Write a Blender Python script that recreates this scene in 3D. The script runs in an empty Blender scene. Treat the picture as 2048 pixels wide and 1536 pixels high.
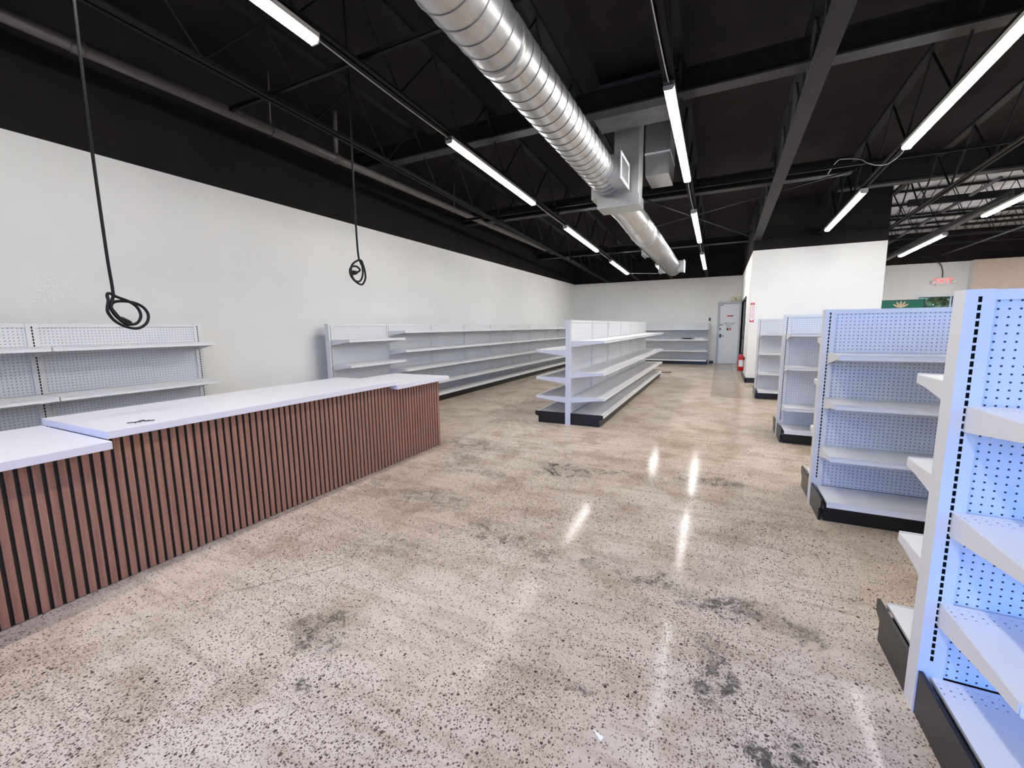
import bpy, math, random
from math import sin, cos, pi, radians, atan2, sqrt
from mathutils import Vector, Matrix
random.seed(7)
SC = bpy.context.scene
COL = SC.collection

# ------------------------------------------------------------------ camera
CAM_H = 1.4
FPX, YAW, PITCH, ROLL = 840.8, 0.458426, 0.134571, -0.012083
fw = Vector((-sin(YAW) * cos(PITCH), cos(YAW) * cos(PITCH), -sin(PITCH)))
rt = Vector((cos(YAW), sin(YAW), 0.0))
up = rt.cross(fw)
r2 = rt * cos(ROLL) + up * sin(ROLL)
u2 = up * cos(ROLL) - rt * sin(ROLL)
cam_d = bpy.data.cameras.new('camera')
cam_d.sensor_fit = 'HORIZONTAL'
cam_d.sensor_width = 36.0
cam_d.lens = FPX / 2048 * 36.0
cam_d.clip_start = 0.05
cam_d.clip_end = 300
cam = bpy.data.objects.new('camera', cam_d)
COL.objects.link(cam)
cam.matrix_world = Matrix(((r2.x, u2.x, -fw.x, 0), (r2.y, u2.y, -fw.y, 0), (r2.z, u2.z, -fw.z, CAM_H), (0, 0, 0, 1)))
SC.camera = cam

# ------------------------------------------------------------------ view, world
SC.view_settings.view_transform = 'Standard'
SC.view_settings.look = 'None'
SC.view_settings.gamma = 1.0
SC.view_settings.use_curve_mapping = False
SC.view_settings.exposure = 0.0
SC.cycles.use_denoising = True
SC.cycles.max_bounces = 7
SC.cycles.diffuse_bounces = 4
SC.cycles.glossy_bounces = 3
SC.cycles.transparent_max_bounces = 12
SC.cycles.sample_clamp_indirect = 6.0
SC.cycles.caustics_reflective = False
SC.cycles.caustics_refractive = False

LIGHT_STRENGTH = 64.0
SKY_STRENGTH = 0.85
SLOPE = 0.038            # the roof and everything hung under it falls towards the back wall
Z_LIGHT0 = 3.67          # height of the light strips at y = 0

world = bpy.data.worlds.new('sky')
SC.world = world
world.use_nodes = True
wn = world.node_tree
wn.nodes.clear()
sky = wn.nodes.new('ShaderNodeTexSky')
sky.sky_type = 'NISHITA'
sky.sun_disc = False
sky.sun_elevation = radians(50)
sky.sun_rotation = radians(200)
bg = wn.nodes.new('ShaderNodeBackground')
bg.inputs['Strength'].default_value = SKY_STRENGTH
wo = wn.nodes.new('ShaderNodeOutputWorld')
tint = wn.nodes.new('ShaderNodeMix')
tint.data_type = 'RGBA'
tint.blend_type = 'MULTIPLY'
tint.inputs['Factor'].default_value = 1.0
tint.inputs['B'].default_value = (0.28, 0.62, 1.7, 1)     # white balance set for the lamps: daylight reads blue
wn.links.new(sky.outputs[0], tint.inputs['A'])
wn.links.new(tint.outputs['Result'], bg.inputs['Color'])
wn.links.new(bg.outputs[0], wo.inputs['Surface'])

# the sun stands high behind the building; it only reaches the trees outside
sun_d = bpy.data.lights.new('sun', 'SUN')
sun_d.energy = 5.0
sun_d.color = (1.0, 0.93, 0.8)
sun_d.angle = radians(0.6)
sun = bpy.data.objects.new('sun', sun_d)
COL.objects.link(sun)
sun.location = (20, 40, 40)
sun.rotation_euler = Vector((-0.35, -0.30, -0.9)).to_track_quat('-Z', 'Y').to_euler()

# room extents
XL, XR = -5.42, 10.2
YF, YB = -3.2, 16.9
ZP = 3.08                # top of the white paint
ZTOP = 5.0
BLK_Y, BLK_X0, BLK_X1 = 11.55, 0.60, 3.03

def portal(x0, x1, z0, z1, y, flip):
    ld = bpy.data.lights.new('window_portal', 'AREA')
    ld.shape = 'RECTANGLE'
    ld.size = x1 - x0
    ld.size_y = z1 - z0
    ld.cycles.is_portal = True
    o = bpy.data.objects.new('window_portal', ld)
    COL.objects.link(o)
    o.location = ((x0 + x1) / 2, y, (z0 + z1) / 2)
    o.rotation_euler = (radians(-90 if flip else 90), 0, 0)   # lets sky light in along +y / -y
SHOP_WINDOWS = [(-2.6, -1.1), (-1.0, 0.4), (0.5, 2.35), (2.45, 4.3), (4.4, 6.25), (6.35, 8.2), (8.3, 10.1)]
portal(-2.6, 10.1, 0.35, 3.0, YF - 0.1, False)
portal(5.21, 6.15, 0.95, 2.13, 16.9, True)

# ------------------------------------------------------------------ materials
MATS = {}

def nmat(name):
    m = bpy.data.materials.new(name)
    m.use_nodes = True
    nt = m.node_tree
    b = nt.nodes['Principled BSDF']
    MATS[name] = m
    return m, nt, b

def N(nt, t, **kw):
    n = nt.nodes.new(t)
    for k, v in kw.items():
        if hasattr(n, k):
            setattr(n, k, v)
        else:
            n.inputs[k].default_value = v
    return n

def MATH(nt, op, a, b=None, c=None, clamp=False):
    n = nt.nodes.new('ShaderNodeMath')
    n.operation = op
    n.use_clamp = clamp
    for i, v in enumerate((a, b, c)):
        if v is None:
            continue
        if isinstance(v, (int, float)):
            n.inputs[i].default_value = v
        else:
            nt.links.new(v, n.inputs[i])
    return n.outputs[0]

def MIX(nt, fac, a, b, mode='MIX'):
    n = nt.nodes.new('ShaderNodeMix')
    n.data_type = 'RGBA'
    n.blend_type = mode
    n.clamp_factor = True
    for s, v in ((n.inputs['Factor'], fac), (n.inputs['A'], a), (n.inputs['B'], b)):
        if isinstance(v, (int, float)):
            s.default_value = v
        elif isinstance(v, tuple):
            s.default_value = (*v, 1) if len(v) == 3 else v
        else:
            nt.links.new(v, s)
    return n.outputs['Result']

def RAMP(nt, src, p0, p1, lo=0.0, hi=1.0):
    n = nt.nodes.new('ShaderNodeMapRange')
    n.interpolation_type = 'SMOOTHSTEP'
    nt.links.new(src, n.inputs['Value'])
    n.inputs['From Min'].default_value = p0
    n.inputs['From Max'].default_value = p1
    n.inputs['To Min'].default_value = lo
    n.inputs['To Max'].default_value = hi
    return n.outputs[0]

def srgb(r, g, b):
    f = lambda c: (c / 255 / 12.92) if c / 255 <= 0.04045 else ((c / 255 + 0.055) / 1.055) ** 2.4
    return (f(r), f(g), f(b))

def simple(name, col, rough=0.5, metal=0.0, noise=0.0, nscale=8.0, bump=0.0, bscale=120.0, spec=0.5, emit=None, es=0.0):
    m, nt, b = nmat(name)
    b.inputs['Base Color'].default_value = (*col, 1)
    b.inputs['Roughness'].default_value = rough
    b.inputs['Metallic'].default_value = metal
    b.inputs['Specular IOR Level'].default_value = spec
    tc = N(nt, 'ShaderNodeTexCoord')
    if noise:
        nz = N(nt, 'ShaderNodeTexNoise', Scale=nscale, Detail=5.0)
        nt.links.new(tc.outputs['Object'], nz.inputs['Vector'])
        f = RAMP(nt, nz.outputs['Fac'], 0.3, 0.7)
        nt.links.new(MIX(nt, f, tuple(c * (1 - noise) for c in col), tuple(min(1, c * (1 + noise)) for c in col)), b.inputs['Base Color'])
    if bump:
        nz2 = N(nt, 'ShaderNodeTexNoise', Scale=bscale, Detail=3.0)
        nt.links.new(tc.outputs['Object'], nz2.inputs['Vector'])
        bp = N(nt, 'ShaderNodeBump', Strength=bump, Distance=0.003)
        nt.links.new(nz2.outputs['Fac'], bp.inputs['Height'])
        nt.links.new(bp.outputs[0], b.inputs['Normal'])
    if emit:
        b.inputs['Emission Color'].default_value = (*emit, 1)
        b.inputs['Emission Strength'].default_value = es
    return m

simple('wall_white', srgb(231, 231, 228), 0.6, noise=0.025, nscale=1.2, bump=0.25, bscale=60)
simple('wall_beige', srgb(205, 190, 175), 0.7, noise=0.03, bump=0.2, bscale=60)
simple('paint_black', srgb(34, 31, 31), 0.8, spec=0.08, noise=0.15, nscale=3, bump=0.2, bscale=40)
simple('steel_black', srgb(24, 23, 23), 0.6, spec=0.12, noise=0.2, nscale=10)
simple('steel_greyblack', srgb(40, 39, 40), 0.55, spec=0.25, noise=0.15, nscale=6)
simple('pipe_grey', srgb(90, 85, 84), 0.5, noise=0.12, nscale=6)
simple('seam_grey', srgb(110, 110, 110), 0.5, metal=0.6)
simple('steel_bare', srgb(84, 84, 88), 0.5, metal=0.3, noise=0.2, nscale=6)
simple('base_black', srgb(18, 18, 20), 0.35, noise=0.1)
simple('slot_dark', srgb(14, 13, 16), 0.8)
simple('shelf_paint', srgb(222, 222, 222), 0.38, noise=0.015, nscale=3)
simple('rail_paint', srgb(228, 228, 228), 0.3)
simple('upright_paint', srgb(222, 221, 219), 0.38, noise=0.015, nscale=3)
simple('counter_white', srgb(235, 232, 238), 0.3, noise=0.012, nscale=2, bump=0.08, bscale=20)
simple('cord_black', srgb(13, 13, 14), 0.5, spec=0.25)
simple('cable_grey', srgb(190, 190, 188), 0.5)
simple('door_grey', srgb(222, 226, 230), 0.4, noise=0.02)
simple('frame_grey', srgb(170, 176, 186), 0.4)
simple('metal_dark', srgb(60, 60, 64), 0.35, metal=0.8)
simple('metal_bright', srgb(190, 190, 190), 0.3, metal=0.9)
simple('alu_white', srgb(225, 228, 232), 0.35)
simple('plastic_cream', srgb(212, 200, 176), 0.5)
simple('plastic_white', srgb(232, 232, 230), 0.4)
simple('sign_red', srgb(196, 40, 48), 0.45)
simple('sign_white', srgb(240, 240, 238), 0.45)
simple('ink_dark', srgb(40, 40, 48), 0.5)
simple('exit_red', srgb(220, 40, 50), 0.4, emit=(1.0, 0.12, 0.12), es=1.2)
simple('extinguisher_red', srgb(190, 22, 30), 0.25)
simple('screen_green', srgb(20, 96, 62), 0.35)
simple('screen_gold', srgb(205, 180, 140), 0.45)
simple('led_housing', srgb(200, 198, 192), 0.4, metal=0.3)
simple('lens_clear', srgb(235, 235, 235), 0.2)
simple('pavement_grey', srgb(120, 118, 115), 0.9, noise=0.15)
simple('bark', srgb(70, 55, 45), 0.9, noise=0.2)
simple('foil_insulation', srgb(208, 210, 218), 0.45, metal=0.2, noise=0.2, nscale=2.5, bump=0.6, bscale=6)
simple('paper', srgb(240, 242, 245), 0.6)

m, nt, b = nmat('leaf')
tc = N(nt, 'ShaderNodeTexCoord')
nz = N(nt, 'ShaderNodeTexNoise', Scale=3.0)
nt.links.new(tc.outputs['Object'], nz.inputs['Vector'])
nt.links.new(MIX(nt, RAMP(nt, nz.outputs['Fac'], 0.35, 0.65), srgb(105, 130, 45), srgb(205, 215, 120)), b.inputs['Base Color'])

m, nt, b = nmat('led')
b.inputs['Base Color'].default_value = (0.9, 0.9, 0.88, 1)
b.inputs['Emission Color'].default_value = (1.0, 0.98, 0.965, 1)
b.inputs['Emission Strength'].default_value = LIGHT_STRENGTH

# clear window glass: see-through, with a mirror sheen
m = bpy.data.materials.new('window_glass')
m.use_nodes = True
MATS['window_glass'] = m
nt = m.node_tree
nt.nodes.clear()
out = N(nt, 'ShaderNodeOutputMaterial')
tr = N(nt, 'ShaderNodeBsdfTransparent')
tr.inputs['Color'].default_value = (0.94, 0.97, 0.97, 1)
gl = N(nt, 'ShaderNodeBsdfGlossy', Roughness=0.02)
lw = N(nt, 'ShaderNodeFresnel', IOR=1.45)
mx = N(nt, 'ShaderNodeMixShader')
nt.links.new(lw.outputs[0], mx.inputs[0])
nt.links.new(tr.outputs[0], mx.inputs[1])
nt.links.new(gl.outputs[0], mx.inputs[2])
nt.links.new(mx.outputs[0], out.inputs['Surface'])

# pegboard: 1 inch grid of quarter-inch holes, origin at the panel's lower corner
def peg(name, col, a, bx, rows=None, rad=0.0031):
    m, nt, b = nmat(name)
    b.inputs['Roughness'].default_value = 0.38
    tc = N(nt, 'ShaderNodeTexCoord')
    sp = N(nt, 'ShaderNodeSeparateXYZ')
    nt.links.new(tc.outputs['Object'], sp.inputs[0])
    P = 0.0254
    def cell(o):
        f = MATH(nt, 'FRACT', MATH(nt, 'MULTIPLY', o, 1 / P))
        return MATH(nt, 'MULTIPLY', MATH(nt, 'SUBTRACT', f, 0.5), P)
    u, v = cell(sp.outputs[a]), cell(sp.outputs[bx])
    d = MATH(nt, 'SQRT', MATH(nt, 'ADD', MATH(nt, 'MULTIPLY', u, u), MATH(nt, 'MULTIPLY', v, v)))
    mask = RAMP(nt, d, rad * 0.85, rad * 1.15, 1.0, 0.0)
    if rows:
        w = sp.outputs[bx]
        mask = MATH(nt, 'MULTIPLY', mask, MATH(nt, 'MULTIPLY', MATH(nt, 'GREATER_THAN', w, rows[0]), MATH(nt, 'LESS_THAN', w, rows[1])))
    nz = N(nt, 'ShaderNodeTexNoise', Scale=2.0)
    nt.links.new(tc.outputs['Object'], nz.inputs['Vector'])
    basec = MIX(nt, RAMP(nt, nz.outputs['Fac'], 0.3, 0.7), tuple(c * 0.98 for c in col), tuple(min(1, c * 1.02) for c in col))
    nt.links.new(MIX(nt, mask, basec, srgb(26, 28, 42)), b.inputs['Base Color'])
    bp = N(nt, 'ShaderNodeBump', Strength=1.0, Distance=0.003)
    bp.invert = True
    nt.links.new(mask, bp.inputs['Height'])
    nt.links.new(bp.outputs[0], b.inputs['Normal'])
    return m
peg('pegboard', srgb(220, 221, 223), 'X', 'Z')
peg('shelf_deck', srgb(222, 222, 222), 'X', 'Y', rows=(-0.115, -0.064), rad=0.0028)

# walnut slat
m, nt, b = nmat('slat_wood')
tc = N(nt, 'ShaderNodeTexCoord')
oi = N(nt, 'ShaderNodeObjectInfo')
mp = N(nt, 'ShaderNodeMapping')
mp.inputs['Scale'].default_value = (60, 60, 2.2)
nt.links.new(tc.outputs['Object'], mp.inputs['Vector'])
ad = N(nt, 'ShaderNodeVectorMath', operation='ADD')
nt.links.new(mp.outputs[0], ad.inputs[0])
mulr = MATH(nt, 'MULTIPLY', oi.outputs['Random'], 50.0)
cmb = N(nt, 'ShaderNodeCombineXYZ')
nt.links.new(mulr, cmb.inputs[2])
nt.links.new(cmb.outputs[0], ad.inputs[1])
nz = N(nt, 'ShaderNodeTexNoise', Scale=1.0, Detail=6.0, Roughness=0.6)
nt.links.new(ad.outputs[0], nz.inputs['Vector'])
c1 = MIX(nt, RAMP(nt, nz.outputs['Fac'], 0.3, 0.7), srgb(140, 99, 82), srgb(172, 127, 107))
c2 = MIX(nt, MATH(nt, 'MULTIPLY', oi.outputs['Random'], 0.35), c1, srgb(150, 108, 88))
nt.links.new(c2, b.inputs['Base Color'])
b.inputs['Roughness'].default_value = 0.5

# galvanised sheet
def galv(name, col):
    m, nt, b = nmat(name)
    tc = N(nt, 'ShaderNodeTexCoord')
    vo = N(nt, 'ShaderNodeTexVoronoi', Scale=30.0)
    nt.links.new(tc.outputs['Object'], vo.inputs['Vector'])
    nz = N(nt, 'ShaderNodeTexNoise', Scale=5.0, Detail=4.0)
    nt.links.new(tc.outputs['Object'], nz.inputs['Vector'])
    sp = N(nt, 'ShaderNodeSeparateColor')
    nt.links.new(vo.outputs['Color'], sp.inputs[0])
    f = MATH(nt, 'ADD', MATH(nt, 'MULTIPLY', sp.outputs[0], 0.3), MATH(nt, 'MULTIPLY', nz.outputs['Fac'], 0.7))
    nt.links.new(MIX(nt, f, tuple(c * 0.8 for c in col), tuple(min(1, c * 1.1) for c in col)), b.inputs['Base Color'])
    b.inputs['Metallic'].default_value = 0.85
    nt.links.new(RAMP(nt, nz.outputs['Fac'], 0.3, 0.7, 0.3, 0.42), b.inputs['Roughness'])
galv('galvanised', srgb(205, 205, 205))
galv('galvanised_box', srgb(195, 196, 194))

# polished concrete with exposed aggregate
m, nt, b = nmat('polished_concrete')
tc = N(nt, 'ShaderNodeTexCoord')
pos = tc.outputs['Object']
def noise(scale, detail=4.0, rough=0.55, vec=None, dist=0.0):
    n = N(nt, 'ShaderNodeTexNoise', Scale=scale, Detail=detail, Roughness=rough, Distortion=dist)
    nt.links.new(vec or pos, n.inputs['Vector'])
    return n
big = noise(0.55, 5)
mid = noise(2.6, 6, 0.6)
fine = noise(90, 3, 0.7)
base = MIX(nt, RAMP(nt, big.outputs['Fac'], 0.35, 0.65), srgb(196, 179, 159), srgb(212, 198, 181))
base = MIX(nt, MATH(nt, 'MULTIPLY', RAMP(nt, mid.outputs['Fac'], 0.44, 0.66), 0.75), base, srgb(166, 147, 126))
base = MIX(nt, MATH(nt, 'MULTIPLY', RAMP(nt, fine.outputs['Fac'], 0.45, 0.7), 0.45), base, srgb(220, 208, 194))
# grinder streaks, running across the room
gm = N(nt, 'ShaderNodeMapping')
gm.inputs['Scale'].default_value = (1.3, 13.0, 1.0)
nt.links.new(pos, gm.inputs['Vector'])
grind = noise(1.0, 6, 0.65, gm.outputs[0], 0.4)
base = MIX(nt, MATH(nt, 'MULTIPLY', RAMP(nt, grind.outputs['Fac'], 0.45, 0.72), 0.5), base, srgb(152, 136, 118))
# pebbles
dens = RAMP(nt, noise(0.9, 3).outputs['Fac'], 0.36, 0.62)
def pebbles(scale, rmin, rmax, colA, colB, thr, basein, amount):
    v = N(nt, 'ShaderNodeTexVoronoi', Scale=scale, Randomness=1.0)
    nt.links.new(pos, v.inputs['Vector'])
    sc = N(nt, 'ShaderNodeSeparateColor')
    nt.links.new(v.outputs['Color'], sc.inputs[0])
    r = MATH(nt, 'ADD', rmin, MATH(nt, 'MULTIPLY', sc.outputs[1], rmax - rmin))
    lim = MATH(nt, 'ADD', thr[0], MATH(nt, 'MULTIPLY', dens, thr[1] - thr[0]))
    on = MATH(nt, 'LESS_THAN', sc.outputs[0], lim)
    dd = MATH(nt, 'SUBTRACT', r, v.outputs['Distance'])
    k = MATH(nt, 'MULTIPLY', RAMP(nt, dd, -0.04, 0.06), on)
    colr = MIX(nt, sc.outputs[2], colA, colB)
    return MIX(nt, MATH(nt, 'MULTIPLY', k, amount), basein, colr)
base = pebbles(150, 0.2, 0.5, srgb(84, 68, 58), srgb(126, 104, 86), (0.35, 0.85), base, 0.8)
base = pebbles(88, 0.2, 0.42, srgb(62, 48, 44), srgb(104, 82, 70), (0.3, 0.75), base, 0.9)
base = pebbles(44, 0.16, 0.36, srgb(58, 44, 42), srgb(96, 76, 66), (0.02, 0.22), base, 0.9)
# dark blotches where the surface was patched and worn; each has its own place on the slab
warp = noise(3.2, 4, 0.65)
wsub = N(nt, 'ShaderNodeVectorMath', operation='SUBTRACT')
nt.links.new(warp.outputs['Color'], wsub.inputs[0])
wsub.inputs[1].default_value = (0.5, 0.5, 0.5)
wsc = N(nt, 'ShaderNodeVectorMath', operation='SCALE')
nt.links.new(wsub.outputs[0], wsc.inputs[0])
wsc.inputs['Scale'].default_value = 0.5
wad = N(nt, 'ShaderNodeVectorMath', operation='ADD')
nt.links.new(pos, wad.inputs[0])
nt.links.new(wsc.outputs[0], wad.inputs[1])
wsp = N(nt, 'ShaderNodeSeparateXYZ')
nt.links.new(wad.outputs[0], wsp.inputs[0])
streak = noise(7.0, 5, 0.7, wad.outputs[0], 1.5)
streakm = RAMP(nt, streak.outputs['Fac'], 0.46, 0.60)
STAINS = [(-1.35, 3.78, .30, .20, .9), (-1.60, 1.24, .16, .12, .75), (-1.38, 1.01, .055, .04, .9), (-1.35, 2.36, .20, .12, .55),
          (-0.26, 2.27, .26, .09, .8), (0.19, 2.16, .26, .09, .85), (-0.02, 4.02, .30, .14, .7), (0.03, 1.72, .09, .22, .8),
          (0.21, 1.47, .13, .07, .85), (-2.15, 2.62, .40, .22, .55), (-0.75, 2.30, .55, .12, .4), (-2.6, 4.2, .5, .25, .6),
          (-0.45, 1.45, .05, .04, .8), (-2.75, 2.9, .15, .5, .35), (-1.9, 1.9, .4, .2, .3), (-2.5, 3.6, .3, .5, .4),
          (-0.7, 3.9, .5, .08, .5), (-2.05, 3.4, .5, .06, .5)]
tot = None
for (sx, sy, rx, ry, am) in STAINS:
    dx = MATH(nt, 'MULTIPLY', MATH(nt, 'SUBTRACT', wsp.outputs[0], sx), 1 / rx)
    dy = MATH(nt, 'MULTIPLY', MATH(nt, 'SUBTRACT', wsp.outputs[1], sy), 1 / ry)
    d2 = MATH(nt, 'ADD', MATH(nt, 'MULTIPLY', dx, dx), MATH(nt, 'MULTIPLY', dy, dy))
    k = RAMP(nt, d2, 0.1, 1.6, am, 0.0)
    tot = k if tot is None else MATH(nt, 'MAXIMUM', tot, k)
base = MIX(nt, MATH(nt, 'MULTIPLY', tot, MATH(nt, 'ADD', 0.16, MATH(nt, 'MULTIPLY', streakm, 0.95))), base, srgb(74, 72, 68))
# trowel marks fanning out in front of the counter's end
psp = N(nt, 'ShaderNodeSeparateXYZ')
nt.links.new(pos, psp.inputs[0])
ax = MATH(nt, 'ADD', psp.outputs[0], 3.05)
ay = MATH(nt, 'ADD', psp.outputs[1], -6.15)
ang = MATH(nt, 'ARCTAN2', ay, ax)
rad_ = MATH(nt, 'SQRT', MATH(nt, 'ADD', MATH(nt, 'MULTIPLY', ax, ax), MATH(nt, 'MULTIPLY', ay, ay)))
fan = RAMP(nt, MATH(nt, 'SINE', MATH(nt, 'ADD', MATH(nt, 'MULTIPLY', ang, 46.0), MATH(nt, 'MULTIPLY', mid.outputs['Fac'], 9.0))), 0.6, 1.0)
fanm = MATH(nt, 'MULTIPLY', RAMP(nt, rad_, 0.3, 0.8), RAMP(nt, rad_, 1.1, 2.0, 1.0, 0.0))
base = MIX(nt, MATH(nt, 'MULTIPLY', MATH(nt, 'MULTIPLY', fan, fanm), 0.55), base, srgb(205, 193, 176))
# a darker strip of floor leading to the rear door
pm = MATH(nt, 'MULTIPLY', RAMP(nt, psp.outputs[0], -0.14, -0.10), RAMP(nt, psp.outputs[0], 0.40, 0.44, 1.0, 0.0))
pm = MATH(nt, 'MULTIPLY', pm, RAMP(nt, psp.outputs[1], 8.95, 9.05))
base = MIX(nt, MATH(nt, 'MULTIPLY', pm, 0.5), base, srgb(128, 116, 102))
# fine hairline crack beside the counter
ca = MATH(nt, 'SUBTRACT', psp.outputs[1], MATH(nt, 'ADD', 1.2, MATH(nt, 'MULTIPLY', MATH(nt, 'ADD', psp.outputs[0], 2.3), 1.38)))
ca = MATH(nt, 'ABSOLUTE', MATH(nt, 'ADD', ca, MATH(nt, 'MULTIPLY', MATH(nt, 'SUBTRACT', warp.outputs['Fac'], 0.5), 0.16)))
cm = MATH(nt, 'MULTIPLY', RAMP(nt, ca, 0.003, 0.009, 1, 0), MATH(nt, 'MULTIPLY', RAMP(nt, psp.outputs[0], -2.33, -2.28), RAMP(nt, psp.outputs[0], -1.98, -1.93, 1, 0)))
base = MIX(nt, MATH(nt, 'MULTIPLY', cm, 0.6), base, srgb(70, 62, 55))
nt.links.new(base, b.inputs['Base Color'])
nt.links.new(RAMP(nt, noise(1.6, 5).outputs['Fac'], 0.3, 0.7, 0.09, 0.15), b.inputs['Roughness'])
b.inputs['Specular IOR Level'].default_value = 0.035
bp = N(nt, 'ShaderNodeBump', Strength=0.05, Distance=0.004)
nt.links.new(noise(5.0, 3).outputs['Fac'], bp.inputs['Height'])
nt.links.new(bp.outputs[0], b.inputs['Normal'])

# ------------------------------------------------------------------ mesh helpers
class MB:
    def __init__(s):
        s.v, s.f, s.m, s.sm = [], [], [], []
    def face(s, idx, mi=0, smooth=False):
        s.f.append(idx); s.m.append(mi); s.sm.append(smooth)
    def quad(s, a, b, c, d, mi=0):
        n = len(s.v)
        s.v += [a, b, c, d]
        s.face((n, n + 1, n + 2, n + 3), mi)
    def box(s, x0, x1, y0, y1, z0, z1, mi=0):
        n = len(s.v)
        s.v += [(x0, y0, z0), (x1, y0, z0), (x1, y1, z0), (x0, y1, z0), (x0, y0, z1), (x1, y0, z1), (x1, y1, z1), (x0, y1, z1)]
        for q in ((0, 3, 2, 1), (4, 5, 6, 7), (0, 1, 5, 4), (1, 2, 6, 5), (2, 3, 7, 6), (3, 0, 4, 7)):
            s.face(tuple(n + i for i in q), mi)
        return s
    def prism(s, poly, axis, a, b, mi=0):
        """poly: 2-D outline in the two other axes, extruded along axis from a to b."""
        n = len(s.v); k = len(poly)
        def P(p, t):
            if axis == 'x': return (t, p[0], p[1])
            if axis == 'y': return (p[0], t, p[1])
            return (p[0], p[1], t)
        s.v += [P(p, a) for p in poly] + [P(p, b) for p in poly]
        s.face(tuple(range(n + k - 1, n - 1, -1)), mi)
        s.face(tuple(range(n + k, n + 2 * k)), mi)
        for i in range(k):
            j = (i + 1) % k
            s.face((n + i, n + j, n + k + j, n + k + i), mi)
        return s
    def tube(s, pts, r, seg=10, cap=True, mi=0, closed=False, smooth=True):
        pts = [Vector(p) for p in pts]
        n0 = len(s.v); m = len(pts)
        prev = None
        for i, p in enumerate(pts):
            if closed:
                t = pts[(i + 1) % m] - pts[i - 1]
            else:
                t = pts[min(i + 1, m - 1)] - pts[max(i - 1, 0)]
            t.normalize()
            if prev is None:
                a = Vector((0, 0, 1)) if abs(t.z) < 0.9 else Vector((1, 0, 0))
                u = t.cross(a).normalized()
            else:
                u = prev - t * prev.dot(t)
                u.normalize()
            prev = u
            w = t.cross(u)
            rr = r[i] if isinstance(r, (list, tuple)) else r
            for k in range(seg):
                an = 2 * pi * k / seg
                s.v.append(tuple(p + u * (cos(an) * rr) + w * (sin(an) * rr)))
        for i in range(m if closed else m - 1):
            for k in range(seg):
                a = n0 + i * seg + k; b_ = n0 + i * seg + (k + 1) % seg
                c = n0 + ((i + 1) % m) * seg + (k + 1) % seg; d = n0 + ((i + 1) % m) * seg + k
                s.face((a, b_, c, d), mi, smooth)
        if cap and not closed:
            s.face(tuple(n0 + k for k in range(seg - 1, -1, -1)), mi)
            s.face(tuple(n0 + (m - 1) * seg + k for k in range(seg)), mi)
        return s
    def mesh(s, name, mats):
        me = bpy.data.meshes.new(name)
        me.from_pydata(s.v, [], s.f)
        for mm in (mats if isinstance(mats, (list, tuple)) else [mats]):
            me.materials.append(MATS[mm])
        me.polygons.foreach_set('material_index', s.m)
        me.polygons.foreach_set('use_smooth', s.sm)
        me.update()
        return me
    def build(s, name, mats, parent=None, loc=(0, 0, 0), rot=(0, 0, 0)):
        return place(name, s.mesh(name, mats), parent, loc, rot)

def place(name, me, parent=None, loc=(0, 0, 0), rot=(0, 0, 0)):
    o = bpy.data.objects.new(name, me)
    COL.objects.link(o)
    o.parent = parent
    o.location = loc
    o.rotation_euler = rot
    return o

def bevel(o, w, seg=2):
    md = o.modifiers.new('bevel', 'BEVEL')
    md.width = w
    md.segments = seg
    md.limit_method = 'ANGLE'
    return o

def thing(name, label, cat, loc=(0, 0, 0), rz=0.0, group=None):
    o = bpy.data.objects.new(name, None)
    o.empty_display_size = 0.2
    COL.objects.link(o)
    o.location = loc
    o.rotation_euler = (0, 0, rz)
    return tag(o, label, cat, group)

def tag(o, label, cat, group=None):
    o['label'] = label
    o['category'] = cat
    if group:
        o['group'] = group
    return o

def struct(o, label=None):
    o['kind'] = 'structure'
    if label:
        o['label'] = label
    return o

def text_mesh(s, size, name, mat, parent, loc, rot, depth=0.002, align='CENTER'):
    cu = bpy.data.curves.new(name, 'FONT')
    cu.body = s
    cu.size = size
    cu.align_x = align
    cu.align_y = 'CENTER'
    cu.extrude = depth / 2
    tmp = bpy.data.objects.new('tmp_text', cu)
    COL.objects.link(tmp)
    dg = bpy.context.evaluated_depsgraph_get()
    me = bpy.data.meshes.new_from_object(tmp.evaluated_get(dg))
    bpy.data.objects.remove(tmp)
    bpy.data.curves.remove(cu)
    me.materials.clear()
    me.materials.append(MATS[mat])
    return place(name, me, parent, loc, rot)

def zl(y):                # height of things that follow the roof slope, at the strips' level
    return Z_LIGHT0 - SLOPE * y

# ------------------------------------------------------------------ room shell
struct(MB().box(XL - .2, XR + .2, YF - .2, YB + .2, -0.2, 0).build('floor', 'polished_concrete'))

def two_tone(name, boxes_low, boxes_high, low='wall_white', high='paint_black'):
    b_ = MB()
    for q in boxes_low: b_.box(*q, mi=0)
    for q in boxes_high: b_.box(*q, mi=1)
    return struct(b_.build(name, [low, high]))
two_tone('wall_left', [(XL - .2, XL, YF - .2, YB + .2, 0, ZP)], [(XL - .2, XL, YF - .2, YB + .2, ZP, ZTOP)])
two_tone('wall_back', [(XL, BLK_X0 + .3, YB, YB + .2, 0, ZP)], [(XL, BLK_X0 + .3, YB, YB + .2, ZP, ZTOP)])
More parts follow.
